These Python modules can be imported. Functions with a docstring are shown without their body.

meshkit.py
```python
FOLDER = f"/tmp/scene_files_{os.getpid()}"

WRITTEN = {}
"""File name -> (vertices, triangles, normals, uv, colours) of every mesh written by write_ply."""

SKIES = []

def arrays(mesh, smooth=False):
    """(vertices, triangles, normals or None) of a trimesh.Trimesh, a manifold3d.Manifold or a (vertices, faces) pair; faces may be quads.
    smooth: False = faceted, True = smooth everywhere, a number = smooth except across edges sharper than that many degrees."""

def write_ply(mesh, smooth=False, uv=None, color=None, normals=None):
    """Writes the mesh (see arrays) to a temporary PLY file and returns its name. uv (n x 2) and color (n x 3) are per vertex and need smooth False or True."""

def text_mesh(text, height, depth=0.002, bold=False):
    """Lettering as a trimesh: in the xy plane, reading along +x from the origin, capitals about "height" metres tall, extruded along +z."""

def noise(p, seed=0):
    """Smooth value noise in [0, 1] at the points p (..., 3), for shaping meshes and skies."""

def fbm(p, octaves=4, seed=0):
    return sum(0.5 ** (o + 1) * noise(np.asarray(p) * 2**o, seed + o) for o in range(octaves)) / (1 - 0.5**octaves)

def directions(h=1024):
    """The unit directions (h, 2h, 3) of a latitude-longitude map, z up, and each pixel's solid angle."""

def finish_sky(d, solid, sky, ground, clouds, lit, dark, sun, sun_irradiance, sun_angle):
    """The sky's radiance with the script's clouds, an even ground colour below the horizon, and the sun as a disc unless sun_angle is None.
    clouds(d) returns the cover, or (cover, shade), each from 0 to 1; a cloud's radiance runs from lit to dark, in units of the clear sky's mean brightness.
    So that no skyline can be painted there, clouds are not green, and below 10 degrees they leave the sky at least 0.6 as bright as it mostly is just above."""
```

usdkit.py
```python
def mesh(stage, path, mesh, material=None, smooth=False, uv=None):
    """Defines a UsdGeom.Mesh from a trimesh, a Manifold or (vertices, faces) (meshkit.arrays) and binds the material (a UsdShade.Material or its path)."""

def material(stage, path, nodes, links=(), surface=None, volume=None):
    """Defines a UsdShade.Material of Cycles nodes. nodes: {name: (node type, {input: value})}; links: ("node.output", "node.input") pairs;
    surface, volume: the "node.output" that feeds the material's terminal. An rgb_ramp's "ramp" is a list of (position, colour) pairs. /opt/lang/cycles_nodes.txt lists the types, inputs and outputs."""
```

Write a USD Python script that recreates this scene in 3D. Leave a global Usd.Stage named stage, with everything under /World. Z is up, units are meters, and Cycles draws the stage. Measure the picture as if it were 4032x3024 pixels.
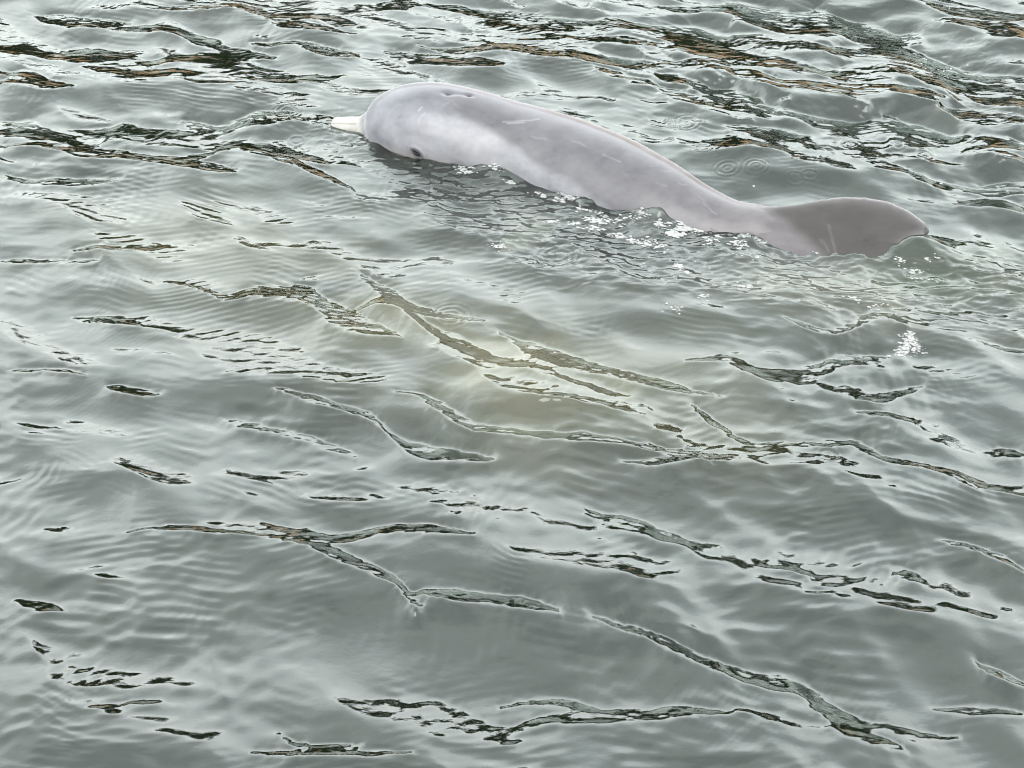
import math, random
import numpy as np, trimesh, manifold3d
from scipy.ndimage import map_coordinates, gaussian_filter
from scipy.spatial import cKDTree
from scipy.interpolate import PchipInterpolator, RegularGridInterpolator, UnivariateSpline
import usdkit, meshkit
from pxr import Usd, UsdGeom, UsdLux, UsdShade, Sdf, Gf, Vt

stage = Usd.Stage.CreateInMemory()
UsdGeom.SetStageUpAxis(stage, UsdGeom.Tokens.z)
UsdGeom.SetStageMetersPerUnit(stage, 1.0)
world = UsdGeom.Xform.Define(stage, '/World'); stage.SetDefaultPrim(world.GetPrim())
UsdGeom.Scope.Define(stage, '/World/Looks')
rng = np.random.default_rng(7); random.seed(7)

# ------------------------------------------------------------------ camera
CAM_H, PITCH, FPX = 3.2, math.radians(36.0), 6820.0
EXPOSURE = 2.24
cam = UsdGeom.Camera.Define(stage, '/World/camera')
cam.CreateHorizontalApertureAttr(36.0); cam.CreateVerticalApertureAttr(27.0)
cam.CreateFocalLengthAttr(36.0 * FPX / 4032)
cam.CreateClippingRangeAttr(Gf.Vec2f(0.1, 2000))
cam.CreateExposureAttr(EXPOSURE)
cx = UsdGeom.Xformable(cam)
cx.AddTranslateOp().Set(Gf.Vec3d(0, 0, CAM_H)); cx.AddRotateXOp().Set(90 - math.degrees(PITCH))

# ------------------------------------------------------------------ sky and sun (overcast)
SUN_AZ, SUN_EL = math.radians(200), math.radians(38)          # behind the viewer
sun_dir = np.array([math.sin(SUN_AZ) * math.cos(SUN_EL), math.cos(SUN_AZ) * math.cos(SUN_EL), math.sin(SUN_EL)])
skymat = usdkit.material(stage, '/World/Looks/sky_look', {
    'tc': ('texture_coordinate', {}),
    'sky': ('sky_texture', {'sky_type': 'single_scattering', 'sun_disc': False, 'sun_elevation': SUN_EL, 'sun_rotation': SUN_AZ, 'aerosol_density': 2.0}),
    'map': ('mapping', {'scale': (1.0, 1.0, 2.2)}),
    'n': ('noise_texture', {'scale': 1.7, 'detail': 5.0, 'roughness': 0.55}),
    'ramp': ('rgb_ramp', {'ramp': [(0.30, (7.4, 7.9, 8.3)), (0.52, (9.2, 9.5, 9.7)), (0.72, (11.5, 11.6, 11.6))]}),
    'sep': ('separate_xyz', {}), 'el': ('rgb_ramp', {'ramp': [(0.0, (0.86, 0.86, 0.85)), (0.30, (0.99, 0.99, 0.99)), (0.60, (1.02, 1.03, 1.03)), (0.82, (0.60, 0.618, 0.612)), (1.0, (0.40, 0.415, 0.41))]}),
    'lit': ('mix_color', {'blend_type': 'multiply', 'fac': 1.0}),
    'mix': ('mix_color', {'fac': 0.90}),
    'bg': ('background_shader', {'strength': 0.10}),
}, [('tc.generated', 'map.vector'), ('map.vector', 'n.vector'), ('n.fac', 'ramp.fac'), ('sky.color', 'mix.a'), ('tc.generated', 'sep.vector'), ('sep.z', 'el.fac'), ('ramp.color', 'lit.a'), ('el.color', 'lit.b'), ('lit.result', 'mix.b'),
    ('mix.result', 'bg.color')], surface='bg.background')
dome = UsdLux.DomeLight.Define(stage, '/World/sky')
UsdShade.MaterialBindingAPI.Apply(dome.GetPrim()).Bind(skymat)
sun = UsdLux.DistantLight.Define(stage, '/World/sun')
sun.CreateIntensityAttr(0.12); sun.CreateAngleAttr(54.0); sun.CreateNormalizeAttr(True); sun.CreateColorAttr(Gf.Vec3f(1.0, 0.97, 0.93))
sx = UsdGeom.Xformable(sun)
sx.AddRotateZOp().Set(-math.degrees(SUN_AZ)); sx.AddRotateXOp().Set(-(90 - math.degrees(SUN_EL)))

# ------------------------------------------------------------------ helpers
def tag(o, label=None, category=None, group=None, kind=None):
    p = o.GetPrim() if hasattr(o, 'GetPrim') else o
    for k, v in (('label', label), ('category', category), ('group', group), ('kind', kind)):
        if v: p.SetCustomDataByKey(k, v)
    return o
tag(dome, 'pale grey overcast sky', 'sky', kind='structure')
used = {}
def numbered(path):
    n = used.get(path, -1) + 1; used[path] = n
    return path if n == 0 else f'{path}_{n:03d}'
def obj(name, mesh, mat, parent='/World', smooth=False):
    return usdkit.mesh(stage, numbered(f'{parent}/{name}'), mesh, mat, smooth)
def thing(name, loc):
    x = UsdGeom.Xform.Define(stage, numbered('/World/' + name)); x.AddTranslateOp().Set(Gf.Vec3d(*map(float, loc)))
    return x
def primvar(m, name, arr):
    UsdGeom.PrimvarsAPI(m).CreatePrimvar(name, Sdf.ValueTypeNames.Color3fArray, 'vertex').Set(Vt.Vec3fArray.FromNumpy(np.asarray(arr, np.float32)))
K = 4032 / 2212.0                     # survey points below were read off the photograph at 2212 px width
def ray(u, v):
    a = (np.asarray(u, float) * K - 2016) / FPX; b = (1512 - np.asarray(v, float) * K) / FPX
    cp, sp = math.cos(PITCH), math.sin(PITCH)
    return np.stack([a, cp + b * sp, -sp + b * cp], -1)
def ground(u, v, z=0.0):
    d = ray(u, v); t = (z - CAM_H) / d[..., 2:3]
    return np.array([0, 0, CAM_H]) + d * t
def dep(y):                           # depression angle towards a spot on the water
    return np.arctan2(CAM_H, y)

# ------------------------------------------------------------------ materials
M = {}
M['sand'] = usdkit.material(stage, '/World/Looks/sand', {
    'g': ('geometry', {}), 'n': ('noise_texture', {'scale': 0.9, 'detail': 6.0}),
    'r': ('rgb_ramp', {'ramp': [(0.3, (0.17, 0.085, 0.035)), (0.5, (0.38, 0.215, 0.105)), (0.7, (0.48, 0.31, 0.17))]}),
    'p': ('principled_bsdf', {'roughness': 0.9})}, [('g.position', 'n.vector'), ('n.fac', 'r.fac'), ('r.color', 'p.base_color')], surface='p.BSDF')
M['leaf'] = usdkit.material(stage, '/World/Looks/leaf', {
    'g': ('geometry', {}), 'n': ('noise_texture', {'scale': 0.5, 'detail': 3.0}),
    'r': ('rgb_ramp', {'ramp': [(0.3, (0.005, 0.007, 0.003)), (0.6, (0.014, 0.019, 0.006)), (0.8, (0.045, 0.050, 0.012))]}),
    'd': ('diffuse_bsdf', {}), 't': ('translucent_bsdf', {'color': (0.012, 0.018, 0.004)}), 'm': ('mix_closure', {'fac': 0.2})},
    [('g.position', 'n.vector'), ('n.fac', 'r.fac'), ('r.color', 'd.color'), ('d.BSDF', 'm.closure1'), ('t.BSDF', 'm.closure2')], surface='m.closure')
M['mud'] = usdkit.material(stage, '/World/Looks/mud', {
    'g': ('geometry', {}), 'n': ('noise_texture', {'scale': 1.3, 'detail': 4.0}),
    'r': ('rgb_ramp', {'ramp': [(0.3, (0.10, 0.095, 0.06)), (0.7, (0.20, 0.185, 0.12))]}),
    'p': ('principled_bsdf', {'roughness': 0.9})}, [('g.position', 'n.vector'), ('n.fac', 'r.fac'), ('r.color', 'p.base_color')], surface='p.BSDF')
M['foam'] = usdkit.material(stage, '/World/Looks/foam', {
    'g': ('geometry', {}), 'n': ('noise_texture', {'scale': 160.0, 'detail': 2.0}), 'r': ('map_range', {'from_min': 0.35, 'from_max': 0.65, 'to_min': 0.35, 'to_max': 1.0}),
    't': ('transparent_bsdf', {}), 'p': ('principled_bsdf', {'base_color': (0.27, 0.272, 0.262), 'roughness': 0.22, 'ior': 1.33}), 'm': ('mix_closure', {})},
    [('g.position', 'n.vector'), ('n.fac', 'r.value'), ('r.result', 'm.fac'), ('t.BSDF', 'm.closure1'), ('p.BSDF', 'm.closure2')], surface='m.closure')
M['bubble'] = usdkit.material(stage, '/World/Looks/bubble', {
    'f': ('fresnel', {'IOR': 1.7}), 't': ('transparent_bsdf', {'color': (0.92, 0.95, 0.95)}), 'g': ('glossy_bsdf', {'color': (1, 1, 1), 'roughness': 0.05}),
    'd': ('diffuse_bsdf', {'color': (0.6, 0.64, 0.65)}), 'm0': ('mix_closure', {'fac': 0.10}), 'm': ('mix_closure', {})},
    [('t.BSDF', 'm0.closure1'), ('d.BSDF', 'm0.closure2'), ('f.fac', 'm.fac'), ('m0.closure', 'm.closure1'), ('g.BSDF', 'm.closure2')], surface='m.closure')
M['eye'] = usdkit.material(stage, '/World/Looks/eye_dark', {
    'p': ('principled_bsdf', {'base_color': (0.004, 0.0035, 0.0035), 'roughness': 0.3, 'specular_ior_level': 0.25})}, surface='p.BSDF')
M['skin'] = usdkit.material(stage, '/World/Looks/dolphin_skin', {
    'a': ('attribute', {'attribute': 'pigment'}), 'tc': ('texture_coordinate', {}),
    'map': ('mapping', {'scale': (1.0, 1.6, 1.6)}),
    'n': ('noise_texture', {'scale': 7.0, 'detail': 6.0, 'roughness': 0.6}),
    'r': ('rgb_ramp', {'ramp': [(0.3, (0.74, 0.73, 0.75)), (0.5, (1, 1, 1)), (0.7, (1.2, 1.2, 1.19))]}),
    'mul': ('mix_color', {'blend_type': 'multiply', 'fac': 1.0}),
    'n2': ('noise_texture', {'scale': 90.0, 'detail': 4.0, 'roughness': 0.6}),
    'b': ('bump', {'strength': 0.08, 'distance': 0.004}),
    'rr': ('map_range', {'value': 0.5, 'from_min': 0.3, 'from_max': 0.7, 'to_min': 0.32, 'to_max': 0.52}),
    'p': ('principled_bsdf', {'ior': 1.38, 'coat_weight': 0.55, 'coat_roughness': 0.20, 'coat_ior': 1.36, 'sheen_weight': 0.12, 'sheen_roughness': 0.35, 'sheen_tint': (0.95, 0.97, 1.0)})},
    [('tc.object', 'map.vector'), ('map.vector', 'n.vector'), ('n.fac', 'r.fac'), ('a.color', 'mul.a'), ('r.color', 'mul.b'), ('mul.result', 'p.base_color'),
     ('tc.object', 'n2.vector'), ('n2.fac', 'b.height'), ('b.normal', 'p.normal'), ('n.fac', 'rr.value'), ('rr.result', 'p.roughness')], surface='p.BSDF')
# water: mirror sheen over a clouded body that lets the first few hands' breadths show
M['water'] = usdkit.material(stage, '/World/Looks/water', {
    'g': ('geometry', {}),
    'map': ('mapping', {'scale': (1.0, 1.5, 1.0), 'rotation': (0, 0, 0.45)}),
    'n1': ('noise_texture', {'scale': 38.0, 'detail': 3.0, 'roughness': 0.55}),
    'bump': ('bump', {'strength': 0.12, 'distance': 0.006}),
    'fr': ('fresnel', {'IOR': 1.80}),
    'gl': ('glossy_bsdf', {'color': (0.945, 1.0, 0.952), 'roughness': 0.015}),
    'silt': ('attribute', {'attribute': 'silt'}),
    'clear': ('attribute', {'attribute': 'clarity'}),
    'df': ('diffuse_bsdf', {}),
    'tr': ('transparent_bsdf', {'color': (0.93, 0.96, 0.93)}),
    'cut': ('noise_texture', {'scale': 2.0, 'detail': 2.0}),
    'cr': ('map_range', {'from_min': 0.3, 'from_max': 0.7, 'to_min': 0.92, 'to_max': 1.0}),
    'cm': ('math', {'math_type': 'multiply'}),
    'body': ('mix_closure', {}), 'm': ('mix_closure', {}),
    'vol': ('principled_volume', {'color': (0.022, 0.036, 0.023), 'density': 3.8, 'anisotropy': 0.3}),
}, [('g.position', 'map.vector'), ('map.vector', 'n1.vector'), ('n1.fac', 'bump.height'), ('bump.normal', 'gl.normal'),
    ('silt.color', 'df.color'), ('g.position', 'cut.vector'), ('cut.fac', 'cr.value'), ('cr.result', 'cm.value1'), ('clear.fac', 'cm.value2'),
    ('cm.value', 'body.fac'), ('df.BSDF', 'body.closure1'), ('tr.BSDF', 'body.closure2'),
    ('fr.fac', 'm.fac'), ('body.closure', 'm.closure1'), ('gl.BSDF', 'm.closure2')], surface='m.closure', volume='vol.volume')

# ------------------------------------------------------------------ dolphin survey: station, outline of the back, near waterline, radius
ST = np.array([  # u, top v, waterline v, radius (m)
    [808, 230, 296, .076], [825, 215, 305, .104], [850, 198, 319, .130], [885, 182.5, 336, .154], [920, 178.5, 350, .168], [1000, 186, 357, .182],
    [1100, 212, 360, .192], [1200, 247, 405, .196], [1300, 284, 449, .190], [1400, 339, 473, .172], [1500, 395, 499, .142], [1560, 422, 511, .125],
    [1600, 434, 517, .112], [1640, 446, 526, .098]], float)
cen, tops, sides, rads = [], [], [], []
for u, tv, wv, r in ST:
    W = ground(u, wv); d = ray(u, tv); hd = np.array([d[0], d[1], 0.0]); hlen = np.linalg.norm(hd); e = hd / hlen
    dl = math.atan2(-d[2], hlen)
    hw = np.dot(W, e)
    D = CAM_H * math.cos(dl) - hw * math.sin(dl)
    al = math.sqrt(max(2 * r * D - D * D, 1e-6))
    fwd = np.array([math.cos(dl) * e[0], math.cos(dl) * e[1], -math.sin(dl)]); up = np.array([math.sin(dl) * e[0], math.sin(dl) * e[1], math.cos(dl)])
    c = W + up * (D - r) + fwd * al
    cen.append(c); tops.append(up); rads.append(r)
cen = np.array(cen); rads = np.array(rads)
xs = cen[:, 0]
sy = UnivariateSpline(xs, cen[:, 1], k=3, s=len(xs) * 0.020 ** 2); sz = UnivariateSpline(xs, cen[:, 2], k=3, s=len(xs) * 0.008 ** 2)
head = [(x, float(sy(x)), float(sz(x)), r) for x, r in zip(xs, rads)]

# ------------------------------------------------------------------ water: height field over a sheet that reaches past the far shore
def growing(a, b, step, lo, hi, k=1.28):
    mid = np.arange(a, b + step / 2, step); out = []
    for start, sign, lim in ((a, -1, lo), (b, 1, hi)):
        p, st, seq = start, step, []
        while sign * (lim - p) > 0:
            st = min(st * k, 6.0); p = p + sign * st; seq.append(p)
        out.append(np.array(seq))
    return np.concatenate([out[0][::-1], mid, out[1]])
GX = growing(-3.1, 3.1, 0.0074, -140, 140); GY = growing(2.55, 8.1, 0.0046, -60, 150)
X, Y = np.meshgrid(GX, GY)
SP = np.maximum(np.gradient(GX)[None, :], np.gradient(GY)[:, None])
def fbm2(x, y, scale, octaves=3, seed=0):
    return meshkit.fbm(np.stack([x * scale, y * scale, np.full_like(x, seed * 3.7 + 0.5)], -1), octaves, seed) - 0.5
# slow warps, evaluated on a coarse lattice
LS = 0.011; LX = np.arange(-3.8, 3.8, LS); LY = np.arange(2.0, 8.7, LS); LXX, LYY = np.meshgrid(LX, LY)
def lattice(f, order=3):
    return map_coordinates(f, [np.clip((Y - LY[0]) / LS, 0, len(LY) - 1), np.clip((X - LX[0]) / LS, 0, len(LX) - 1)], order=order, mode='nearest')
WX = lattice(0.16 * fbm2(LXX, LYY, 1.3, 3, 1) + 0.05 * fbm2(LXX, LYY, 5, 2, 5))
WY = lattice(0.16 * fbm2(LXX, LYY, 1.3, 3, 2) + 0.05 * fbm2(LXX, LYY, 5, 2, 6))
XW, YW = X + WX, Y + WY
H = np.zeros_like(X); DX = np.zeros_like(X); DY = np.zeros_like(X)
main = math.radians(63)
def add_waves(n, l0, l1, slope, spread, q, seed, mask=None):
    r = np.random.default_rng(seed)
    for i in range(n):
        lam = l0 * (l1 / l0) ** ((i + r.random()) / n)
        th = main + r.normal(0, math.radians(spread)); k = 2 * math.pi / lam
        a = slope / k * math.sqrt(2.0 / n) * r.uniform(0.6, 1.4)
        ph = k * (XW * math.cos(th) + YW * math.sin(th)) + r.uniform(0, 6.283)
        m = a * np.clip(lam / SP / 5 - 0.6, 0, 1)
        if mask is not None: m = m * mask
        global H, DX, DY
        c, s_ = np.cos(ph), np.sin(ph)
        H += m * s_; DX += q * m * c * math.cos(th); DY += q * m * c * math.sin(th)
FARTH = np.clip((Y - 3.0) / 4.2, 0, 1)                 # the farther water is choppier, as seen from the rise in dark streaks
add_waves(20, 0.26, 0.95, 0.120, 24, 0.9, 11)
add_waves(24, 0.12, 0.30, 0.100, 30, 0.9, 12, 0.75 + 0.40 * FARTH)
add_waves(26, 0.05, 0.15, 0.058, 38, 0.7, 13, lattice(np.clip(0.75 + 3.0 * fbm2(LXX, LYY, 2.6, 2, 21), 0.15, 1.7)) * (1.35 - 0.80 * FARTH))
# patches of fine parallel capillary ripples riding on the faces
for i in range(12):
    r = np.random.default_rng(100 + i)
    lam = r.uniform(0.014, 0.040); th = main + r.normal(0, math.radians(34)); k = 2 * math.pi / lam
    patch = lattice(np.clip(5.0 * fbm2(LXX, LYY, 3.6, 3, 40 + i) - 0.52, 0, 1))
    a = 0.150 / k * (1.0 - 0.5 * FARTH)
    ph = k * (XW * math.cos(th) + YW * math.sin(th) + 0.9 * WX - 0.5 * WY) + 260 * H
    H += a * patch * np.sin(ph) * np.clip(lam / SP / 3 - 0.6, 0, 1)

# crests that turn away from the viewer (polylines over the water, survey px), each a ridge with a steeper far side
R4 = lambda pts: [(1426 + .355 * a, .355 * b) for a, b in pts]
CRESTS = [
 [(340,21),(434,22),(520,16),(590,28),(711,31),(756,54)], [(80,35),(128,40),(208,49),(271,45)], [(576,36),(607,52),(677,62),(763,75)],
 [(260,59),(382,68),(468,92),(520,108),(590,120)], [(541,87),(590,95),(642,94),(694,108),(768,121)], [(0,102),(59,102),(101,109),(174,113),(278,115)],
 [(305,130),(382,127),(444,121),(520,139),(573,156),(642,167),(729,161)], [(177,147),(243,154),(312,161),(375,160),(430,165)], [(0,167),(52,172),(104,179)],
 [(0,187),(69,191),(153,190)], [(0,258),(45,267),(104,288),(156,298),(184,312)], [(0,278),(62,288),(118,297)], [(0,318),(69,321),(156,330),(243,333),(312,334)],
 [(205,344),(312,344),(399,347),(444,333),(493,321)], [(312,357),(416,361),(503,375)], [(468,312),(555,323),(625,333),(711,357)],
 [(573,338),(642,364),(711,392),(763,416)], [(392,253),(486,274),(555,260),(607,257),(659,262)], [(156,271),(243,274),(347,279),(416,285)],
 [(17,382),(87,397),(174,394),(257,390)],
 [(940,8),(1060,22),(1130,28),(1230,42),(1330,50),(1426,52)], [(1060,40),(1180,55),(1260,48)], [(900,100),(1000,112),(1090,108),(1200,125),(1300,130),(1420,150)],
 [(1180,75),(1300,85),(1426,92)], [(1290,155),(1350,175),(1420,195)], [(830,5),(900,12)], [(840,112),(960,138),(1075,150)],
 R4([(0,10),(200,30),(450,20),(620,70),(700,130),(900,150),(1100,160),(1300,200),(1560,200)]), R4([(800,35),(900,65),(1100,75)]),
 R4([(900,110),(1150,130),(1400,165),(1560,180)]), R4([(0,140),(200,165),(400,200),(600,210),(700,240),(850,275),(1000,290)]),
 R4([(0,215),(200,230),(440,270)]), R4([(0,290),(150,300),(270,340),(430,310),(560,380),(700,390),(880,430),(1050,450),(1200,490),(1380,500)]),
 R4([(1000,300),(1200,305),(1400,310),(1550,360),(1750,390),(1900,440),(2212,470)]), R4([(0,385),(200,415),(380,420),(520,460),(700,510)]),
 R4([(0,480),(160,520),(350,590),(550,630)]), R4([(0,560),(200,640),(350,680),(600,700),(900,740),(1200,780),(1500,790),(1750,830)]),
 R4([(420,470),(550,510),(750,555),(1000,560),(1200,570),(1500,580),(1700,620)]), R4([(1100,420),(1300,420),(1500,470),(1800,510),(2212,560)]),
 R4([(1650,20),(1800,60),(2050,90),(2212,110)]), R4([(1700,130),(1850,150),(2050,190),(2212,250)]), R4([(1700,690),(1850,710),(2050,770),(2212,770)]),
 R4([(1800,830),(1900,900),(2212,920)]), R4([(400,790),(600,830),(880,850)]), R4([(1380,860),(1500,890),(1660,910)]), R4([(300,870),(600,930),(780,960)]),
 R4([(1200,910),(1360,905)]), R4([(1740,1110),(1850,1150),(2212,1190)]), R4([(1900,590),(2080,640),(2212,690)]),
 [(0,562),(90,566),(205,575)], [(150,545),(300,540),(360,522)], [(360,610),(430,622),(500,645),(540,630),(640,640),(720,670),(790,700)], [(630,612),(680,625)],
 [(640,655),(720,670),(800,660),(880,665),(960,680),(1050,690)], [(690,660),(740,700),(800,720),(860,735)], [(780,590),(830,630),(880,660)],
 [(880,685),(950,720),(1050,760),(1150,790),(1250,820),(1360,850)], [(1080,710),(1180,750),(1300,790),(1420,820),(1560,855)],
 [(600,850),(700,880),(780,900),(850,940),(930,970),(1060,990)], [(850,852),(910,855),(950,890),(1020,930),(1100,940),(1200,950),(1350,965),(1480,990),(1530,1020)],
 [(1500,870),(1560,920),(1640,960),(1750,960),(1840,955),(1900,990),(2000,1010),(2110,1035),(2212,1075)], [(1330,1000),(1440,1010),(1590,990)],
 [(470,905),(550,920),(640,940),(770,975)], [(20,808),(100,805),(180,820)], [(150,680),(250,690),(300,700)], [(230,845),(340,860)],
 [(270,1155),(380,1148),(450,1160),(600,1170),(690,1185),(740,1210),(820,1245),(900,1330)], [(570,1130),(700,1155),(850,1140),(1020,1160)],
 [(890,1290),(1030,1300),(1200,1335)], [(1270,1095),(1390,1130),(1440,1150),(1560,1165)],
 [(1280,1345),(1380,1380),(1480,1420),(1600,1455),(1740,1475),(1780,1510),(1900,1560),(2070,1585)], [(1770,1520),(1840,1575),(1950,1620)],
 [(800,1497),(930,1495),(1000,1520),(1100,1560),(1200,1540),(1400,1540),(1700,1540)], [(1080,1510),(1200,1500),(1300,1530)],
 [(600,1580),(640,1610),(700,1620),(780,1620)], [(540,1625),(700,1640),(900,1640)], [(30,1295),(140,1310)], [(100,1132),(150,1132)], [(200,1530),(350,1505)],
 [(2110,1440),(2150,1460),(2212,1490)], [(2020,1165),(2100,1190),(2212,1240)], [(2010,1520),(2212,1545)], [(1640,1210),(1720,1215),(1740,1240)],
 [(1920,1215),(2000,1250)], [(1480,770),(1560,770),(1640,800),(1720,800),(1830,775),(1910,770)], [(1700,690),(1800,720),(1900,680),(1950,710)],
 [(1840,870),(1900,855),(1990,830)], [(1850,895),(1970,905)], [(2130,740),(2212,760)], [(2140,965),(2212,980)], [(2070,450),(2130,445),(2212,470)],
]
NY, NX = len(LY), len(LX)
_near = [np.searchsorted(GY, LY), np.searchsorted(GX, LX)]
H0 = gaussian_filter(H, [3, 2])[np.ix_(np.clip(_near[0], 0, len(GY) - 1), np.clip(_near[1], 0, len(GX) - 1))]
GH = np.stack([np.gradient(H0, LS, axis=1), np.gradient(H0, LS, axis=0)], -1)
# the far faces are given the slope at which they mirror the far bank; a screened least-squares fit spreads the rest of the height smoothly around them
WGT = np.zeros((NY, NX)); TGT = np.zeros((NY, NX))
for ci, c in enumerate(CRESTS):
    r = np.random.default_rng(500 + ci)
    g = ground(*np.array(c, float).T)[:, :2]
    seg = np.r_[0, np.cumsum(np.linalg.norm(np.diff(g, axis=0), axis=1))]; L = seg[-1]
    t = np.arange(0, L, 0.006)
    if len(t) < 6: continue
    P = np.stack([PchipInterpolator(seg, g[:, k])(t) for k in (0, 1)], 1)
    Tn = np.gradient(P, axis=0); Tn /= np.linalg.norm(Tn, axis=1, keepdims=True); N = np.stack([-Tn[:, 1], Tn[:, 0]], 1)
    wob = fbm2(t * 5, t * 0 + ci, 1.0, 3, ci)
    w = (0.010 + 0.0035 * np.clip(P[:, 1] - 3, 0, 4) + 0.032 * np.clip(P[:, 1] - 5.6, 0, 1) * np.clip(0.4 + 0.5 * P[:, 0], 0.2, 1.2)) * r.uniform(0.8, 1.25) * np.clip(1 + 2.2 * wob, 0.25, 2)
    ends = np.clip(np.minimum(t, L - t) / (0.30 * L), 0, 1) ** 0.6
    w = w * (0.3 + 0.7 * ends)
    goal = np.tan((dep(P[:, 1]) - np.radians(4.0 + 1.5 * np.clip(P[:, 1] - 5.4, 0, 1)) + math.radians(7) * fbm2(t * 9, t * 0 + ci, 1.0, 2, ci + 300)) / 2)
    i0, i1 = np.searchsorted(LY, [P[:, 1].min() - 0.12, P[:, 1].max() + 0.12]); j0, j1 = np.searchsorted(LX, [P[:, 0].min() - 0.12, P[:, 0].max() + 0.12])
    if i1 <= i0 or j1 <= j0: continue
    q = np.stack([LXX[i0:i1, j0:j1], LYY[i0:i1, j0:j1]], -1).reshape(-1, 2)
    dist, idx = cKDTree(P).query(q)
    wg = np.exp(-(dist / w[idx]) ** 2 * 0.8).reshape(i1 - i0, j1 - j0)
    better = wg > WGT[i0:i1, j0:j1]
    WGT[i0:i1, j0:j1] = np.where(better, wg, WGT[i0:i1, j0:j1]); TGT[i0:i1, j0:j1] = np.where(better, -goal[idx].reshape(wg.shape), TGT[i0:i1, j0:j1])
# elsewhere a face may not lean away so far that it would mirror the bank, except in the choppy far right
lim = -np.tan((dep(LYY) - math.radians(18)) / 2)
loose = np.clip((LYY - 5.6) / 1.0, 0, 1) * np.clip(0.6 + 0.35 * LXX, 0.2, 1)
over = (GH[..., 1] < lim) & (WGT < 0.05)
TGT = np.where(over, lim, TGT); WGT = np.where(over, 1.0 * (1 - loose), WGT)
import scipy.sparse as sp
from scipy.sparse.linalg import cg
from scipy.fft import dctn, idctn
d1 = lambda n: sp.diags([-np.ones(n - 1), np.ones(n - 1)], [0, 1], shape=(n - 1, n)) / LS
Dy = sp.kron(d1(NY), sp.identity(NX), format='csr'); Dx = sp.kron(sp.identity(NY), d1(NX), format='csr')
need_ = (TGT - GH[..., 1]) * (WGT > 0.02)
wy = 6.0 * (0.5 * (WGT[1:] + WGT[:-1])).ravel(); ty = (0.5 * (need_[1:] + need_[:-1])).ravel()
ell = 0.13
Amat = (Dy.T @ sp.diags(wy + 0.10) @ Dy + 0.045 * Dx.T @ Dx + sp.identity(NX * NY) * (0.10 / ell ** 2)).tocsr()
rhs = Dy.T @ (wy * ty)
ky = (2 - 2 * np.cos(np.pi * np.arange(NY) / NY)) / LS ** 2; kx = (2 - 2 * np.cos(np.pi * np.arange(NX) / NX)) / LS ** 2
den = 0.6 * ky[:, None] + 0.06 * kx[None] + 0.10 / ell ** 2
from scipy.sparse.linalg import LinearOperator
pre = LinearOperator(Amat.shape, matvec=lambda z: idctn(dctn(z.reshape(NY, NX), type=2, norm='ortho') / den, type=2, norm='ortho').ravel())
sol, info = cg(Amat, rhs, rtol=2e-3, maxiter=90, M=pre)
RID = sol.reshape(NY, NX)
jx = 0.018 * fbm2(X, Y, 22, 3, 61); jy = (0.008 + 0.007 * FARTH) * fbm2(X * 0.8 + Y * 0.4, Y * 1.3, 30, 3, 62)
INNER = ((np.abs(X) < 3.7) & (Y > 2.1) & (Y < 8.6)).astype(float)
H += INNER * map_coordinates(RID, [np.clip((Y + jy - LY[0]) / LS, 0, NY - 1), np.clip((X + jx - LX[0]) / LS, 0, NX - 1)], order=3, mode='nearest')

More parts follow.
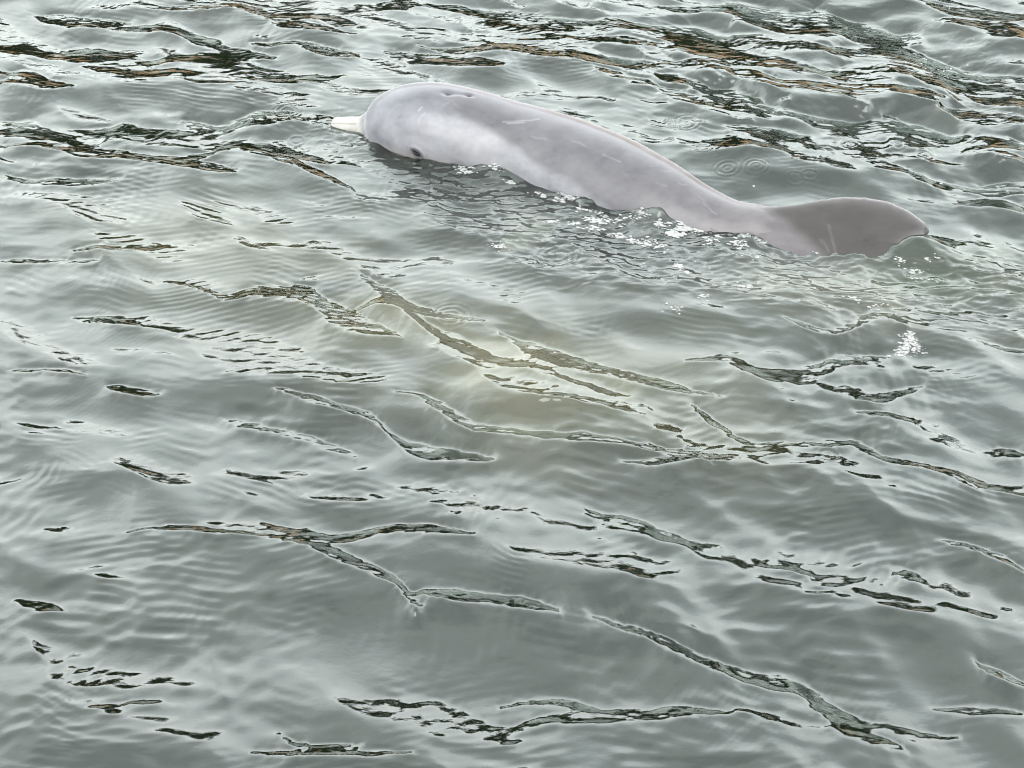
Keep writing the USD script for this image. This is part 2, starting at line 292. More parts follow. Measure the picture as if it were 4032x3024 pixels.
# broken water along the dolphin's near side
from shapely.geometry import Polygon, Point
from shapely import contains_xy, distance as sh_distance, points as sh_points
def zone(px, blur):
    g = ground(*np.array(px, float).T)[:, :2]
    return gaussian_filter(contains_xy(Polygon(g), LXX, LYY).astype(float), blur / LS)
TURB = 0.45 * zone([(690,262),(760,290),(840,330),(900,352),(980,368),(1000,410),(880,420),(760,370),(690,310)], 0.04) + zone([(960,350),(1060,350),(1150,395),(1350,470),(1650,530),(1950,560),(2260,560),(2260,740),(1900,690),(1500,640),(1250,620),(1050,560),(880,440)], 0.05)
TB = lattice(TURB)
H += TB * (0.020 * fbm2(X * 0.8 + 0.3 * Y, Y * 1.5, 7, 4, 71) + 0.010 * (0.25 - np.abs(fbm2(X * 0.7 + 0.4 * Y, Y * 1.5, 19, 3, 72))) * 2)
CHURN = zone([(1900,545),(2020,530),(2260,540),(2260,680),(2050,650),(1880,600)], 0.06)
H += lattice(CHURN * (0.028 * fbm2(LXX * 0.9 + 0.35 * LYY, LYY * 1.4, 6, 4, 73) + 0.010 * (0.25 - np.abs(fbm2(LXX, LYY * 1.3, 15, 3, 74)))))
def bump(u, v, a, sx_, sy_):
    p = ground(u, v); return a * np.exp(-((X - p[0]) / sx_) ** 2 - ((Y - p[1]) / sy_) ** 2)
H += bump(1085, 368, 0.042, 0.10, 0.10) + bump(950, 362, 0.016, 0.10, 0.07) + bump(815, 316, 0.016, 0.07, 0.05) + bump(768, 292, 0.011, 0.05, 0.03) + bump(1250, 448, 0.012, 0.08, 0.05) + bump(1600, 525, 0.014, 0.12, 0.05) + bump(1425, 476, 0.030, 0.05, 0.06) + bump(1975, 540, 0.045, 0.10, 0.06) + bump(2020, 560, 0.02, 0.2, 0.08)
LAP = ground(*np.array([(716,268),(760,281),(790,299)] + [(a_, b_) for a_, _, b_, _ in ST] + [(1700,535),(1760,541),(1820,548),(1905,555)], float).T)[:, :2]
lt = np.r_[0, np.cumsum(np.linalg.norm(np.diff(LAP, axis=0), axis=1))]; lq = np.arange(0, lt[-1], 0.006)
LAP = np.stack([np.interp(lq, lt, LAP[:, k]) for k in (0, 1)], 1)
dl_, il_ = cKDTree(LAP).query(np.stack([LXX, LYY], -1).reshape(-1, 2)); ld = dl_.reshape(LXX.shape); lpos = lq[il_].reshape(LXX.shape)
lapn = fbm2(lpos * 9, ld * 14, 1.0, 4, 75)
H += INNER * lattice((0.012 + 0.075 * np.clip(lapn, -0.14, 0.3)) * np.exp(-(ld / 0.045) ** 2) + 0.016 * fbm2(LXX, LYY * 1.4, 16, 3, 76) * np.exp(-(ld / 0.16) ** 2))
# rings where raindrops have landed
RINGS = [(622,243,.055),(972,402,.050),(1627,377,.045),(1567,373,.042),(1715,398,.035),(1745,393,.03),(1482,270,.05),(1840,315,.04),(1995,345,.035),(1937,325,.03),
         (1517,330,.04),(1450,270,.04),(975,680,.06),(1205,555,.06),(640,300,.03),(1790,985,.035),(1100,345,.03)]
for u, v, rad in RINGS:
    p = ground(u, v); d = np.hypot(X - p[0], Y - p[1])
    H += 0.0009 * (0.55 + 0.9 * np.clip(0.5 + 2.2 * fbm2((X - p[0]) / rad, (Y - p[1]) / rad, 0.9, 2, int(u)), 0, 1)) * np.cos((d - rad) * 2 * math.pi / 0.020) * np.exp(-((d - rad * 0.75) / (rad * 0.55)) ** 2)
PXg, PYg, PZg = X + DX, Y + DY, H
du = np.stack([np.gradient(PXg, GX, axis=1), np.gradient(PYg, GX, axis=1), np.gradient(PZg, GX, axis=1)], -1)
dv = np.stack([np.gradient(PXg, GY, axis=0), np.gradient(PYg, GY, axis=0), np.gradient(PZg, GY, axis=0)], -1)
NRM = np.cross(du, dv); NRM /= np.linalg.norm(NRM, axis=-1, keepdims=True)
nx, ny = len(GX), len(GY)
ii = (np.arange(ny - 1)[:, None] * nx + np.arange(nx - 1)[None, :]).ravel()
FQ = np.stack([ii, ii + 1, ii + nx + 1, ii + nx], 1)
wm = UsdGeom.Mesh.Define(stage, '/World/water')
wm.CreatePointsAttr(Vt.Vec3fArray.FromNumpy(np.stack([PXg, PYg, PZg], -1).reshape(-1, 3).astype(np.float32)))
wm.CreateFaceVertexCountsAttr(Vt.IntArray.FromNumpy(np.full(len(FQ), 4, np.int32))); wm.CreateFaceVertexIndicesAttr(Vt.IntArray.FromNumpy(FQ.astype(np.int32).ravel()))
wm.CreateSubdivisionSchemeAttr('none')
wm.CreateNormalsAttr(Vt.Vec3fArray.FromNumpy(NRM.reshape(-1, 3).astype(np.float32))); wm.SetNormalsInterpolation('vertex')
UsdShade.MaterialBindingAPI.Apply(wm.GetPrim()).Bind(M['water'])
tag(wm, 'rippled grey-green estuary water with dark shore reflections around the dolphin', 'water', kind='structure')
# suspended sediment: where the water itself is yellower and cloudier
SED = zone([(180,490),(420,480),(620,510),(1000,640),(1300,750),(1620,850),(1560,970),(1150,900),(760,720),(400,580),(180,560)], 0.24) * np.clip(0.72 + 3.0 * fbm2(LXX, LYY * 1.5, 2.8, 4, 81), 0.0, 1.5)
WAKE = zone([(1500,560),(2260,590),(2260,740),(1850,700),(1550,650)], 0.10) * np.clip(0.7 + 2.0 * fbm2(LXX, LYY, 4, 3, 82), 0, 1.3)
sed, wake = 0.8 * lattice(SED, 1)[..., None], lattice(WAKE, 1)[..., None]
tone = 1 + 0.35 * lattice(fbm2(LXX, LYY, 1.1, 3, 83), 1)[..., None]
silt = np.array([0.0036, 0.0054, 0.0032]) * tone * (1 - np.clip(sed + wake, 0, 1)) + np.array([0.062, 0.054, 0.027]) * np.clip(sed, 0, 1) + np.array([0.034, 0.033, 0.022]) * np.clip(wake, 0, 1) * (1 - np.clip(sed, 0, 1))
grn = np.clip(lattice(CHURN * np.clip(0.6 + 2.5 * fbm2(LXX, LYY, 4, 3, 84), 0, 1.2), 1), 0, 1)[..., None]
silt = silt * (1 - grn) + np.array([0.014, 0.020, 0.007]) * grn
primvar(wm, 'silt', silt.reshape(-1, 3))
clar = np.clip(0.62 - 0.30 * sed - 0.10 * wake + 0.25 * np.clip(TB, 0, 1)[..., None] * (1 - np.clip(wake, 0, 1)), 0, 1)
primvar(wm, 'clarity', np.repeat(clar.reshape(-1, 1), 3, 1))
_gh, _gx, _gy = (RegularGridInterpolator((GY, GX), f, bounds_error=False, fill_value=0.0) for f in (H, DX, DY))
def water_z(q):
    q = np.asarray(q, float); p = q.copy()
    for _ in range(3): p = q - np.stack([_gy(p), _gx(p)], -1)
    return _gh(p)
def on_water(u, v):
    p = ground(u, v)
    for _ in range(3): p = ground(u, v, float(water_z([[p[1], p[0]]])[0]))
    return p

# ------------------------------------------------------------------ bottom, far shore, wood
gx, gy = np.linspace(-140, 140, 57), np.linspace(-60, 150, 43); BX, BY = np.meshgrid(gx, gy)
def sheet(gx, gy, Z):
    n = len(gx); i = (np.arange(len(gy) - 1)[:, None] * n + np.arange(n - 1)[None, :]).ravel()
    A, B = np.meshgrid(gx, gy)
    return np.stack([A, B, Z], -1).reshape(-1, 3), np.stack([i, i + 1, i + n + 1, i + n], 1)
tag(obj('seabed', sheet(gx, gy, -1.6 + 0.3 * fbm2(BX, BY, 0.2, 2, 91)), M['mud'], smooth=True), 'dark silty bottom below the murky water', 'seabed', kind='structure')
sx1 = np.linspace(-130, 130, 131); sy1 = np.r_[np.linspace(26, 36, 31), np.linspace(38, 140, 20)]
SX, SY = np.meshgrid(sx1, sy1)
edge = 28.0 + 2.5 * fbm2(SX, SX * 0, 0.05, 2, 92)
SZ = np.where(SY < edge, -0.6, 0) + np.clip((SY - edge) * 0.42, -0.6, 1.5) + 0.4 * fbm2(SX, SY, 0.35, 3, 93) * np.clip((SY - edge) / 3, 0, 1) + np.clip(SY - 40, 0, 200) * 0.02
tag(obj('shore', sheet(sx1, sy1, SZ), M['sand'], smooth=True), 'tan sandy bank of the far shore', 'shore', kind='structure')
tv, tf, n0 = [], [], 0
def put(v, f):
    global n0
    tv.append(v); tf.append(f + n0); n0 += len(v)
for i in range(150):
    x = -95 + 190 * (i + rng.uniform(-.4, .4)) / 150; y = 34.0 + rng.uniform(0, 7); hgt = rng.uniform(5.0, 9.5)
    trunk = trimesh.creation.cone(0.16, hgt, sections=7); put(trunk.vertices + [x, y, 1.2], trunk.faces)
    m = 420
    a = rng.normal(size=(m, 3)); a /= np.linalg.norm(a, axis=1, keepdims=True)
    c = a * rng.uniform(0.35, 1, (m, 1)) ** 0.5 * np.array([2.1, 2.1, 0.44 * hgt]) * rng.uniform(0.85, 1.15) + [x, y, 1.1 + 0.50 * hgt]
    e1 = rng.normal(size=(m, 3)); e1 /= np.linalg.norm(e1, axis=1, keepdims=True)
    e2 = np.cross(e1, rng.normal(size=(m, 3))); e2 /= np.linalg.norm(e2, axis=1, keepdims=True)
    sz_ = rng.uniform(0.22, 0.5, (m, 1))
    v = np.stack([c - e1 * sz_, c + e2 * sz_ * 0.6, c + e1 * sz_, c - e2 * sz_ * 0.6], 1).reshape(-1, 3)
    b = np.arange(m) * 4
    put(v, np.r_[np.stack([b, b + 1, b + 2], 1), np.stack([b, b + 2, b + 3], 1)])
tag(obj('shore_wood', (np.concatenate(tv), np.concatenate(tf)), M['leaf']), 'dark wood on the far bank, seen mirrored in the ripples', 'wood', kind='stuff')

# ------------------------------------------------------------------ dolphin
up0 = np.array([0, math.sin(math.radians(28)), math.cos(math.radians(28))])
stations = [(-0.720, 6.166, -0.010, .005), (-0.718, 6.165, -0.010, .020), (-0.706, 6.162, -0.010, .031), (-0.670, 6.154, -0.010, .038), (-0.630, 6.146, -0.009, .042),
            (-0.605, 6.138, -0.006, .043), (-0.588, 6.132, -0.003, .049), (-0.572, 6.126, 0.003, .058)] + head[:1] + head[1:] + \
           [(0.96, 5.300, -0.036, .078), (1.03, 5.258, -0.055, .058), (1.10, 5.215, -0.078, .040), (1.16, 5.18, -0.098, .022), (1.19, 5.16, -0.108, .006)]
Sx = np.array(stations); arc = np.r_[0, np.cumsum(np.linalg.norm(np.diff(Sx[:, :3], axis=0), axis=1))]
ts = np.unique(np.r_[np.linspace(0, arc[9], 70), np.linspace(arc[9], arc[-1], 520)])
C = np.stack([PchipInterpolator(arc, Sx[:, k])(ts) for k in range(3)], 1); R = PchipInterpolator(arc, Sx[:, 3])(ts)
C = np.stack([gaussian_filter(C[:, k], 5, mode='nearest') for k in range(3)], 1)
T = np.gradient(C, axis=0); T /= np.linalg.norm(T, axis=1, keepdims=True)
T = np.stack([gaussian_filter(T[:, k], 14, mode='nearest') for k in range(3)], 1); T /= np.linalg.norm(T, axis=1, keepdims=True)
U = up0 - T * (T @ up0)[:, None]; U /= np.linalg.norm(U, axis=1, keepdims=True); V = np.cross(T, U)          # V: towards the viewer's side
if V[300, 1] > 0: V = -V
NR = 280; th = np.linspace(0, 2 * math.pi, NR, endpoint=False)
flat = np.interp(C[:, 0], [0.80, 1.05, 1.19], [1.0, 0.85, 0.6])
ring = C[:, None] + (R[:, None] * np.cos(th))[..., None] * U[:, None] + (R[:, None] * flat[:, None] * np.sin(th))[..., None] * V[:, None]
bv = ring.reshape(-1, 3); m, n = len(ts), NR
i, j = np.meshgrid(np.arange(m - 1), np.arange(n), indexing='ij'); a = (i * n + j).ravel(); b = (i * n + (j + 1) % n).ravel()
bf = np.r_[np.stack([a, b, b + n], 1), np.stack([a, b + n, a + n], 1)]
bv = np.r_[bv, [C[0]], [C[-1]]]; k0, k1 = m * n, m * n + 1; jj = np.arange(n)
bf = np.r_[bf, np.stack([np.full(n, k0), (jj + 1) % n, jj], 1), np.stack([np.full(n, k1), (m - 1) * n + jj, (m - 1) * n + (jj + 1) % n], 1)]
loft = trimesh.Trimesh(bv, bf, process=False); loft.fix_normals()
if loft.volume < 0: loft.invert()

def foil(poly2, origin, e1, e2, thick, step=0.008, edge_r=0.10):
    """A rounded blade: outline poly2 in the plane (e1, e2), thickness falling to nothing at its edge."""
    pg = Polygon(poly2).buffer(0); pg = pg.buffer(0.012).buffer(-0.024).buffer(0.012)
    if pg.geom_type != 'Polygon': pg = max(pg.geoms, key=lambda q: q.area)
    per = pg.exterior.length; bd = np.array([pg.exterior.interpolate(s).coords[0] for s in np.arange(0, per - step * 0.5, step)])
    x0, y0, x1, y1 = pg.bounds; A, B = np.meshgrid(np.arange(x0, x1, step), np.arange(y0, y1, step * 0.87)); A[1::2] += step / 2
    q = np.stack([A.ravel(), B.ravel()], 1); q = q[contains_xy(pg.buffer(-step * 0.6), q[:, 0], q[:, 1])]
    pts = np.r_[bd, q]
    from scipy.spatial import Delaunay
    tri = Delaunay(pts).simplices; cc = pts[tri].mean(1); tri = tri[contains_xy(pg, cc[:, 0], cc[:, 1])]
    d = sh_distance(pg.exterior, sh_points(pts)); d[:len(bd)] = 0
    hh = thick * np.sqrt(1 - (1 - np.clip(d / edge_r, 0, 1)) ** 2)
    nrm = np.cross(e1, e2); base = origin + pts[:, :1] * e1 + pts[:, 1:] * e2
    nb = len(bd); remap = np.r_[np.arange(nb), np.arange(len(pts), len(pts) + len(pts) - nb)]
    v = np.r_[base + hh[:, None] * nrm, (base - hh[:, None] * nrm)[nb:]]
    mesh = trimesh.Trimesh(v, np.r_[tri, remap[tri][:, ::-1]], process=False); mesh.fix_normals()
    if mesh.volume < 0: mesh.invert()
    return mesh
def on_plane(u, v, p0, nrm):
    d = ray(u, v); t = ((p0 - np.array([0, 0, CAM_H])) @ nrm) / (d @ nrm)
    return np.array([0, 0, CAM_H]) + d * t[..., None]
FA, FB = ground(1740, 535), ground(1905, 554)
e1 = (FB - FA) / np.linalg.norm(FB - FA); hz = np.cross([0, 0, 1.0], e1); tilt = math.radians(30)
e2 = hz * math.cos(tilt) + np.array([0, 0, 1.0]) * math.sin(tilt); fn = np.cross(e1, e2)
to2 = lambda P: np.stack([(P - FA) @ e1, (P - FA) @ e2], -1)
lobe = to2(on_plane(*np.array([(1600,470),(1635,438),(1680,433),(1720,430),(1770,427),(1820,425),(1870,427),(1920,436),(1965,456),(1997,480),(2009,498),(2003,508),
                               (1975,519),(1955,529),(1935,543),(1918,556),(1905,580)], float).T, FA, fn))
ax0, ax1 = lobe[0], lobe[-1]; ad = (ax1 - ax0) / np.linalg.norm(ax1 - ax0)
rel = lobe - ax0; mirror = ax0 + 2 * np.outer(rel @ ad, ad) - rel
fluke = foil(np.r_[lobe, mirror[::-1][1:-4]], FA, e1, e2, 0.017)
FL = [ground(u, v, z) for u, v, z in ((1075,425,-.15),(1165,462,-.15),(1205,488,-.11),(1185,515,-.075),(1140,541,-.05),(1085,546,-.045),(1072,530,-.06),(1098,500,-.09),(1085,460,-.13))]
FL = np.array(FL); fc = FL.mean(0); _, _, vt = np.linalg.svd(FL - fc)
flip = foil(np.stack([(FL - fc) @ vt[0], (FL - fc) @ vt[1]], -1), fc, vt[0], vt[1], 0.014, edge_r=0.05)
def man(t): return manifold3d.Manifold(manifold3d.Mesh(vert_properties=np.asarray(t.vertices, np.float32), tri_verts=np.asarray(t.faces, np.uint32)))
solid = man(loft) + man(fluke) + man(flip)
mm = solid.to_mesh(); body = trimesh.Trimesh(mm.vert_properties[:, :3], mm.tri_verts, process=True)
# fair the root of the fluke
v = np.array(body.vertices); e = body.edges_unique
import scipy.sparse as sp
Wm = sp.coo_matrix((np.ones(len(e) * 2), (np.r_[e[:, 0], e[:, 1]], np.r_[e[:, 1], e[:, 0]])), shape=(len(v), len(v))).tocsr(); deg = np.asarray(Wm.sum(1)).ravel()
seam = np.exp(-np.clip(np.abs(to2(v)[:, 0] - (to2(v)[:, 1] * -0.6) - 0.0) / 0.11, 0, 9) ** 2) * (v[:, 0] > 0.72)
for it in range(60):
    v += (seam * 0.5)[:, None] * ((Wm @ v) / deg[:, None] - v)
body.vertices = v
def hit(u, vv):
    o = np.array([0, 0, CAM_H]); d = ray(u, vv); d = d / np.linalg.norm(d)
    vv_ = np.array(body.vertices) - o; t = vv_ @ d; off = np.linalg.norm(vv_ - t[:, None] * d, axis=1)
    near = np.where(off < max(0.009, off.min() + 0.002))[0]
    return np.array(body.vertices)[near[np.argmin(t[near])]]
# position on the body: station s, angle from the back towards the viewer's side
kt = cKDTree(C); _, si = kt.query(v); relv = v - C[si]; ang = np.degrees(np.arctan2((relv * V[si]).sum(1), (relv * U[si]).sum(1)))
nrm_v = np.array(body.vertex_normals)
# blowhole: a crescent dent between two lips, and the eye's socket
B1, B2 = hit(966, 196), hit(1012, 201)
line = np.linspace(B1, B2, 24); dB, kB = cKDTree(line).query(v)
d1 = np.linalg.norm((v - B1) / np.array([1.5, 1, 1]), axis=1); d2 = np.linalg.norm((v - B2) / np.array([1.6, 1, 1]), axis=1)
v = v - nrm_v * (0.009 * np.exp(-(d1 / 0.014) ** 2) + 0.006 * np.exp(-(d2 / 0.010) ** 2) + 0.003 * np.exp(-(dB / 0.010) ** 2))[:, None]
E = hit(897, 335); ea = np.array([math.cos(.65), -math.sin(.65) * .47, -math.sin(.65) * .88]); eb = np.array([math.sin(.65), math.cos(.65) * .47, math.cos(.65) * .88])
pa, pb = (v - E) @ ea, (v - E) @ eb; dE = np.where(np.linalg.norm(v - E, axis=1) < 0.12, np.hypot(pa / 1.7, pb), 9)
v = v + nrm_v * (0.005 * np.exp(-((dE - 0.016) / 0.007) ** 2) * (pb > -0.004) - 0.004 * np.exp(-(dE / 0.008) ** 2))[:, None]
body.vertices = v
# pigment
nz = lambda s, k, sd: fbm2(v[:, 0] * s, (v[:, 1] + v[:, 2]) * s, 1.0, k, sd)
x = v[:, 0]
cape = np.array([0.120, 0.1145, 0.1215]); flank = np.array([0.232, 0.230, 0.242]); belly = np.array([0.40, 0.37, 0.34])
def step(a, lo, hi): t_ = np.clip((a - lo) / (hi - lo), 0, 1); return t_ * t_ * (3 - 2 * t_)
cape_edge = np.interp(x, [-0.6, -0.3, -0.1, 0.1, 0.25, 0.42, 0.5], [58, 62, 70, 84, 92, 112, 150]) + 40 * nz(6, 3, 3)
w_fl = step(ang, cape_edge - 7, cape_edge + 9)
w_fl = np.where(x < -0.35, np.maximum(w_fl, 0.55 * step(-x, 0.35, 0.5)), w_fl) * step(-x, -0.66, -0.40)
col = cape * (1 - w_fl[:, None]) + flank * w_fl[:, None]
hd_ = (step(-x, 0.05, 0.50) * (1 - 0.5 * step(ang, 60, 100)))[:, None]; col = col * (1 - 0.55 * hd_) + np.array([0.172, 0.178, 0.197]) * 0.55 * hd_
w_b = step(ang, 120, 150)[:, None]; col = col * (1 - w_b) + belly * w_b
stock = step(x, 0.45, 0.9)[:, None]; col = col * (1 - stock) + np.array([0.134, 0.122, 0.124]) * stock
# fluke: darker, warmer above, with paler leading edge
f2 = to2(v); onf = (np.abs((v - FA) @ fn) < 0.05) & (x > 0.85)
fl = Polygon(np.r_[lobe, mirror[::-1][1:-1]]).buffer(0); dedge = sh_distance(fl.exterior, sh_points(f2))
R0, R1 = to2(on_plane(np.array([1662., 1765.]), np.array([452., 545.]), FA, fn)); rd = (R1 - R0) / np.linalg.norm(R1 - R0)
side = (f2 - R0) @ np.array([rd[1], -rd[0]]); side = side if ((to2(FB[None])[0] - R0) @ np.array([rd[1], -rd[0]])) > 0 else -side
wf = step(side + 0.03 * nz(12, 3, 8), -0.03, 0.035) * (x > 0.85)
lead = np.exp(-np.clip(dedge / 0.030, 0, 9) ** 2) * (f2[:, 1] > 0.05) * (f2[:, 0] < 0.40)
fc_ = np.array([0.040, 0.035, 0.031])[None] * (1 + 0.5 * nz(8, 4, 9))[:, None] * (1 - lead[:, None]) + np.array([0.120, 0.107, 0.105]) * lead[:, None]
trail = np.exp(-np.clip(dedge / 0.018, 0, 9) ** 2) * (f2[:, 0] > 0.20) * (1 - lead); fc_ = fc_ * (1 - 0.55 * trail)[:, None]
col = col * (1 - wf[:, None]) + fc_ * wf[:, None]
# beak, flipper
wb = step(-x + 0.010 * nz(30, 2, 44), 0.574, 0.606)[:, None]; col = col * (1 - wb) + np.array([0.40, 0.395, 0.355]) * wb * (1 + 0.5 * nz(22, 3, 45))[:, None]
Fm = contains_xy(Polygon(np.stack([(FL - fc) @ vt[0], (FL - fc) @ vt[1]], -1)).buffer(0.01), (v - fc) @ vt[0], (v - fc) @ vt[1]) & (np.abs((v - fc) @ vt[2]) < 0.02); col[Fm] = [1.1, 1.05, 0.80]
# brown line along the spine's far edge
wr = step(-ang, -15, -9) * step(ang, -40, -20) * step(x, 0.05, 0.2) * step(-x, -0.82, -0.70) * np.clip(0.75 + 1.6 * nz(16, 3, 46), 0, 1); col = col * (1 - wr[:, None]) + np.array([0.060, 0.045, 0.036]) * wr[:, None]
# eye patch, lids, blowhole, scratches
pale = np.exp(-(np.linalg.norm((v - E - np.array([0.035, 0.0, 0.03])) / np.array([1.2, 1, 1]), axis=1) / 0.035) ** 2)[:, None]; col = col * (1 - 0.6 * pale) + np.array([0.32, 0.31, 0.33]) * 0.6 * pale
lid = ((np.exp(-((dE - 0.0165) / 0.0022) ** 2) * 0.45 + np.exp(-((dE - 0.0115) / 0.002) ** 2) * 0.6) * (pb > 0) + np.exp(-(dE / 0.010) ** 2) * 0.9 + 0.35 * np.exp(-(dE / 0.022) ** 2))[:, None]; lid = np.clip(lid, 0, 1); col = col * (1 - lid) + np.array([0.03, 0.028, 0.032]) * lid
bl = np.clip(0.8 * np.exp(-(d1 / 0.010) ** 2) + 0.85 * np.exp(-(d2 / 0.007) ** 2) + 0.25 * np.exp(-(dB / 0.006) ** 2), 0, 1)[:, None]; col = col * (1 - bl) + np.array([0.05, 0.042, 0.05]) * bl
def mark(pts, width, colour, amount):
    global col
    P = np.array([hit(*p) for p in pts]); q = np.concatenate([np.linspace(a_, b_, 40) for a_, b_ in zip(P[:-1], P[1:])])
    d_, _ = cKDTree(q).query(v); w_ = (amount * np.exp(-(d_ / width) ** 2))[:, None]; col = col * (1 - w_) + np.array(colour) * w_
mark([(1085,259),(1105,258.5),(1125,256.5),(1145,255.5),(1165,252)], .0034, (.36, .345, .36), .5); mark([(1094,262),(1112,261),(1130,260)], .003, (.5, .48, .5), .4)
mark([(901,236),(909,228)], .0028, (.45, .44, .46), .7); mark([(900,268),(905,250),(915,240)], .003, (.36, .35, .37), .4)
mark([(1280,272),(1310,279),(1330,282)], .003, (.09, .08, .09), .5); mark([(1390,370),(1420,380),(1450,375)], .003, (.11, .1, .1), .5)
mark([(1470,395),(1500,410),(1530,405)], .003, (.11, .1, .1), .4); mark([(1300,330),(1340,345)], .003, (.3, .29, .3), .5); mark([(1340,265),(1370,300)], .004, (.3, .29, .3), .4)
mark([(1533,494),(1545,503),(1555,512)], .004, (.05, .045, .045), .8)
mark([(1790,482),(1800,520),(1805,545)], .004, (.2, .18, .17), .28); mark([(1770,515),(1781,527),(1790,540)], .005, (.18, .16, .15), .25); mark([(1860,500),(1880,503),(1895,512)], .004, (.035, .03, .028), .5)
rk = np.random.default_rng(77)
for _ in range(16):
    u0 = rk.uniform(900, 1560); tt_ = (u0 - 900) / 660; v0 = np.interp(u0, [900, 1000, 1200, 1400, 1560], [200, 205, 258, 345, 425]) + rk.uniform(4, 70) * (1 - 0.5 * tt_)
    a_ = rk.normal(0.45, 0.5); l_ = rk.uniform(14, 48); bend = rk.uniform(-6, 6)
    p_ = [(u0 + l_ * q_ * math.cos(a_), v0 + l_ * q_ * math.sin(a_) + bend * q_ * q_) for q_ in (0, .25, .5, .75, 1)]
    mark(p_, rk.uniform(.0022, .0036), rk.choice([.09, .34, .34]) * np.array([1, .97, 1.03]), rk.uniform(.08, .26))
mark([(1690,453),(1700,462),(1715,458)], .004, (.05, .045, .045), .5)
wj = (np.exp(-((ang - 72) / 5) ** 2) * step(-x, 0.60, 0.62) * 0.55)[:, None]; col = col * (1 - wj) + np.array([.16, .15, .12]) * wj
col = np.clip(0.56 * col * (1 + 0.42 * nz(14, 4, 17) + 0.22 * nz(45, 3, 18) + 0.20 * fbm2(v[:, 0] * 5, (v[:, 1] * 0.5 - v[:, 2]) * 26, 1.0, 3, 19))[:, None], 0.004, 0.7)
root = thing('dolphin', (0.2, 5.75, 0)); off = np.array([0.2, 5.75, 0])
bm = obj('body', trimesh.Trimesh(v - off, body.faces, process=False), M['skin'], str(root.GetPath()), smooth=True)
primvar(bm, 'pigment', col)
tag(root, 'pinkish grey dolphin surfacing with pale beak, arched back and dark raised tail fluke', 'dolphin')
ey = trimesh.creation.icosphere(3); ey.apply_scale([0.0185, 0.0080, 0.0066])
ang_e = math.radians(35); ey.apply_transform(trimesh.transformations.rotation_matrix(ang_e, [0, 1, 0]))
en = nrm_v[np.argmin(np.linalg.norm(v - E, axis=1))]
ey.apply_translation(E + en * 0.001 - off)
obj('eye', ey, M['eye'], str(root.GetPath()), smooth=True)

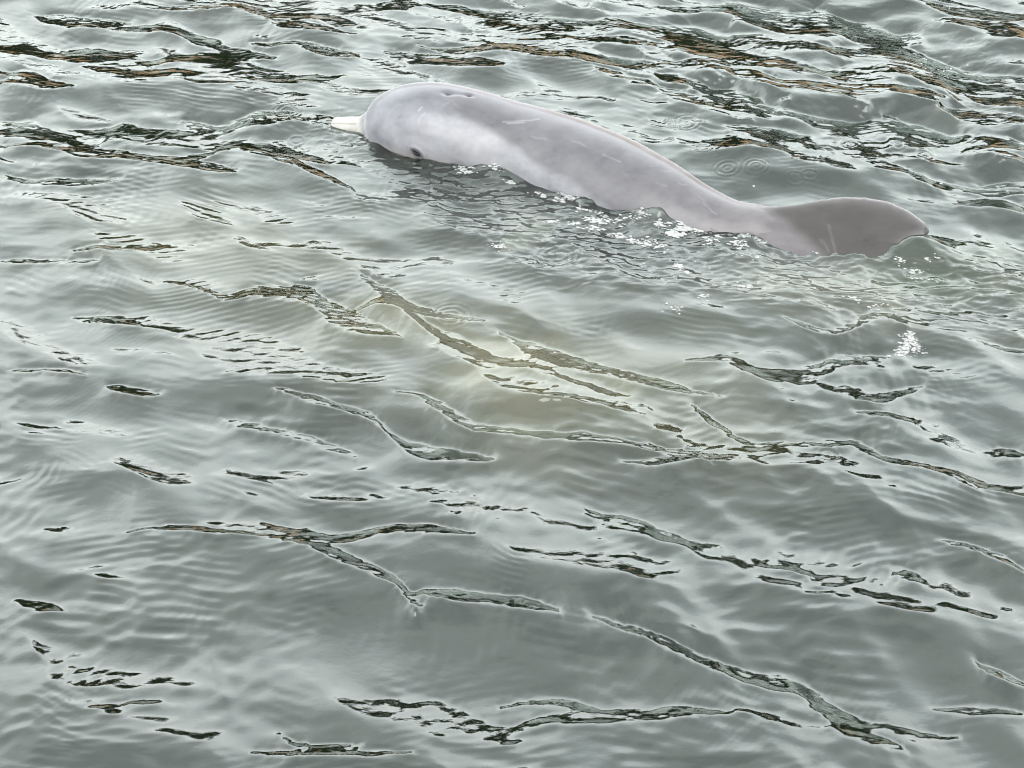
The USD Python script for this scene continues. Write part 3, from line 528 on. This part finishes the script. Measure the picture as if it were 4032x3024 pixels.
# ------------------------------------------------------------------ foam
ICO = trimesh.creation.icosphere(2); ICO1 = trimesh.creation.icosphere(1)
FOAM_PATHS = {
 'flank': ('white foam beads strung along the dolphin\'s flank at the waterline', [
    ([(987,359),(1003,366),(1021,374)], 20, 5), ([(1064,350),(1078,360)], 10, 6), ([(1104,393),(1108,396)], 5, 4), ([(1160,386),(1166,391)], 7, 4.5), ([(1162,416),(1168,420)], 7, 5),
    ([(1207,427),(1213,431)], 7, 5), ([(1216,416),(1228,424),(1243,433)], 26, 5), ([(1250,449),(1256,452)], 7, 4.5), ([(1262,452),(1300,462)], 10, 3.5)]),
 'stock': ('thick white foam and bubbles where the dolphin\'s tail stock enters the water', [
    ([(1405,434),(1420,447)], 12, 5.5), ([(1430,450),(1440,453)], 9, 4.5), ([(1460,457),(1470,468),(1476,480)], 34, 5.5), ([(1424,472),(1433,478)], 14, 5), ([(1485,484),(1500,493),(1514,501)], 50, 6),
    ([(1470,486),(1473,496)], 20, 6), ([(1447,505),(1464,507)], 34, 6), ([(1380,458),(1400,468)], 12, 4), ([(1340,470),(1375,472)], 12, 4), ([(1545,510),(1552,515)], 8, 4.5), ([(1528,520),(1535,523)], 8, 4.5),
    ([(1585,522),(1605,530)], 22, 4.5), ([(1630,510),(1646,512)], 14, 5), ([(1678,519),(1690,523),(1706,533)], 30, 5), ([(1606,512),(1660,524)], 22, 3.5), ([(1720,534),(1775,546)], 14, 3.5)]),
 'near': ('loose strings of white foam drifting below the dolphin\'s belly', [
    ([(1181,478),(1190,479)], 12, 5), ([(1194,479),(1200,480)], 7, 4), ([(1234,484),(1250,483)], 12, 4.5), ([(1268,472),(1285,475),(1298,484)], 40, 5), ([(1276,490),(1290,497)], 14, 4.5),
    ([(1304,470),(1318,474)], 14, 4.5), ([(1332,479),(1340,483)], 9, 4), ([(1324,506),(1335,508),(1346,513)], 24, 4.5), ([(1356,518),(1380,522),(1402,525),(1420,533),(1440,542)], 56, 4.2),
    ([(1460,569),(1468,575)], 16, 5), ([(1482,586),(1488,591)], 10, 4), ([(1604,616),(1622,621)], 14, 3.5), ([(1513,637),(1526,643)], 10, 4), ([(1450,663),(1465,669)], 12, 4), ([(1072,531),(1084,533)], 22, 5),
    ([(1500,560),(1560,600)], 10, 2.5), ([(1380,560),(1420,600)], 8, 2.5), ([(1560,545),(1640,556)], 16, 3)]),
 'fluke': ('scattered white foam flecks behind the tail fluke tip', [
    ([(1930,548),(1960,560)], 14, 3.5), ([(1950,575),(1990,590)], 20, 4), ([(2000,545),(2030,553)], 12, 3.5), ([(1985,515),(2000,518)], 4, 3), ([(1820,640),(1860,650)], 12, 4), ([(1885,655),(1900,660)], 8, 4), ([(1970,600),(2050,612)], 16, 2.5)]),
 'splash': ('bright white patch of foam on the wavelet at right', [
    ([(1962,718),(1967,724)], 14, 3.5), ([(1955,730),(1966,734),(1976,733)], 20, 3.5), ([(1950,742),(1963,741),(1980,744)], 24, 3.5), ([(1946,751),(1962,752),(1986,752)], 26, 3.5), ([(1942,760),(1960,761),(1994,757)], 30, 3.5), ([(1936,768),(1950,768)], 12, 3)]),
 'beak': ('white beads standing in for glints on the wet skin at the base of the beak', [  # highlights of the water film, modelled as small white beads
    ([(793,281),(800,287)], 24, 4.5), ([(795,292),(808,299)], 34, 4.5), ([(790,272),(793,275)], 5, 3), ([(806,303),(812,300)], 8, 3.5)]),
}
for key, (label, paths) in FOAM_PATHS.items():
    parts = []
    for pts, cnt, size in paths:
        g = np.array([on_water(*p) for p in pts]); s_ = np.linspace(0, 1, len(g))
        for _ in range(int(cnt * (3.2 if key in ('stock', 'flank', 'splash') else 2.0))):
            t_ = rng.random(); c = np.array([np.interp(t_, s_, g[:, k]) for k in range(3)])
            c[:2] += rng.standard_t(2.5, 2).clip(-4, 4) * (0.003 + 0.0007 * size) * [1.5, 0.9]
            c[2] = float(water_z([[c[1], c[0]]])[0]) + 0.0005
            rr = 0.001 * size * (0.20 + 1.0 * rng.random() ** 2.2); flatness = rng.uniform(0.3, 0.8)
            b_ = ICO1.copy(); b_.apply_scale([rr * rng.uniform(1, 2.4), rr * rng.uniform(0.7, 1.2), rr * flatness]); b_.apply_transform(trimesh.transformations.rotation_matrix(rng.uniform(-0.6, 0.2), [0, 0, 1])); b_.apply_translation(c)
            parts.append(b_)
    tag(obj('foam', trimesh.util.concatenate(parts), M['foam'], smooth=True), label, 'foam', kind='stuff')
for u, vv in [(2051,18),(2102,85),(1990,138),(2054,149),(2090,142),(2038,154),(2161,152),(1957,135),(1760,264),(1628,403),(1433,92),(1524,140),(1440,656)]:
    p = on_water(u, vv); t_ = thing('bubble', p)
    r = rng.uniform(0.0035, 0.0065); b_ = ICO.copy(); b_.apply_scale([r, r, r * 0.8]); b_.apply_translation([0, 0, r * 0.15])
    obj('film', b_, M['bubble'], str(t_.GetPath()), smooth=True)
    tag(t_, 'small round rain bubble floating on the open water', 'bubble', 'rain bubbles floating on the water')
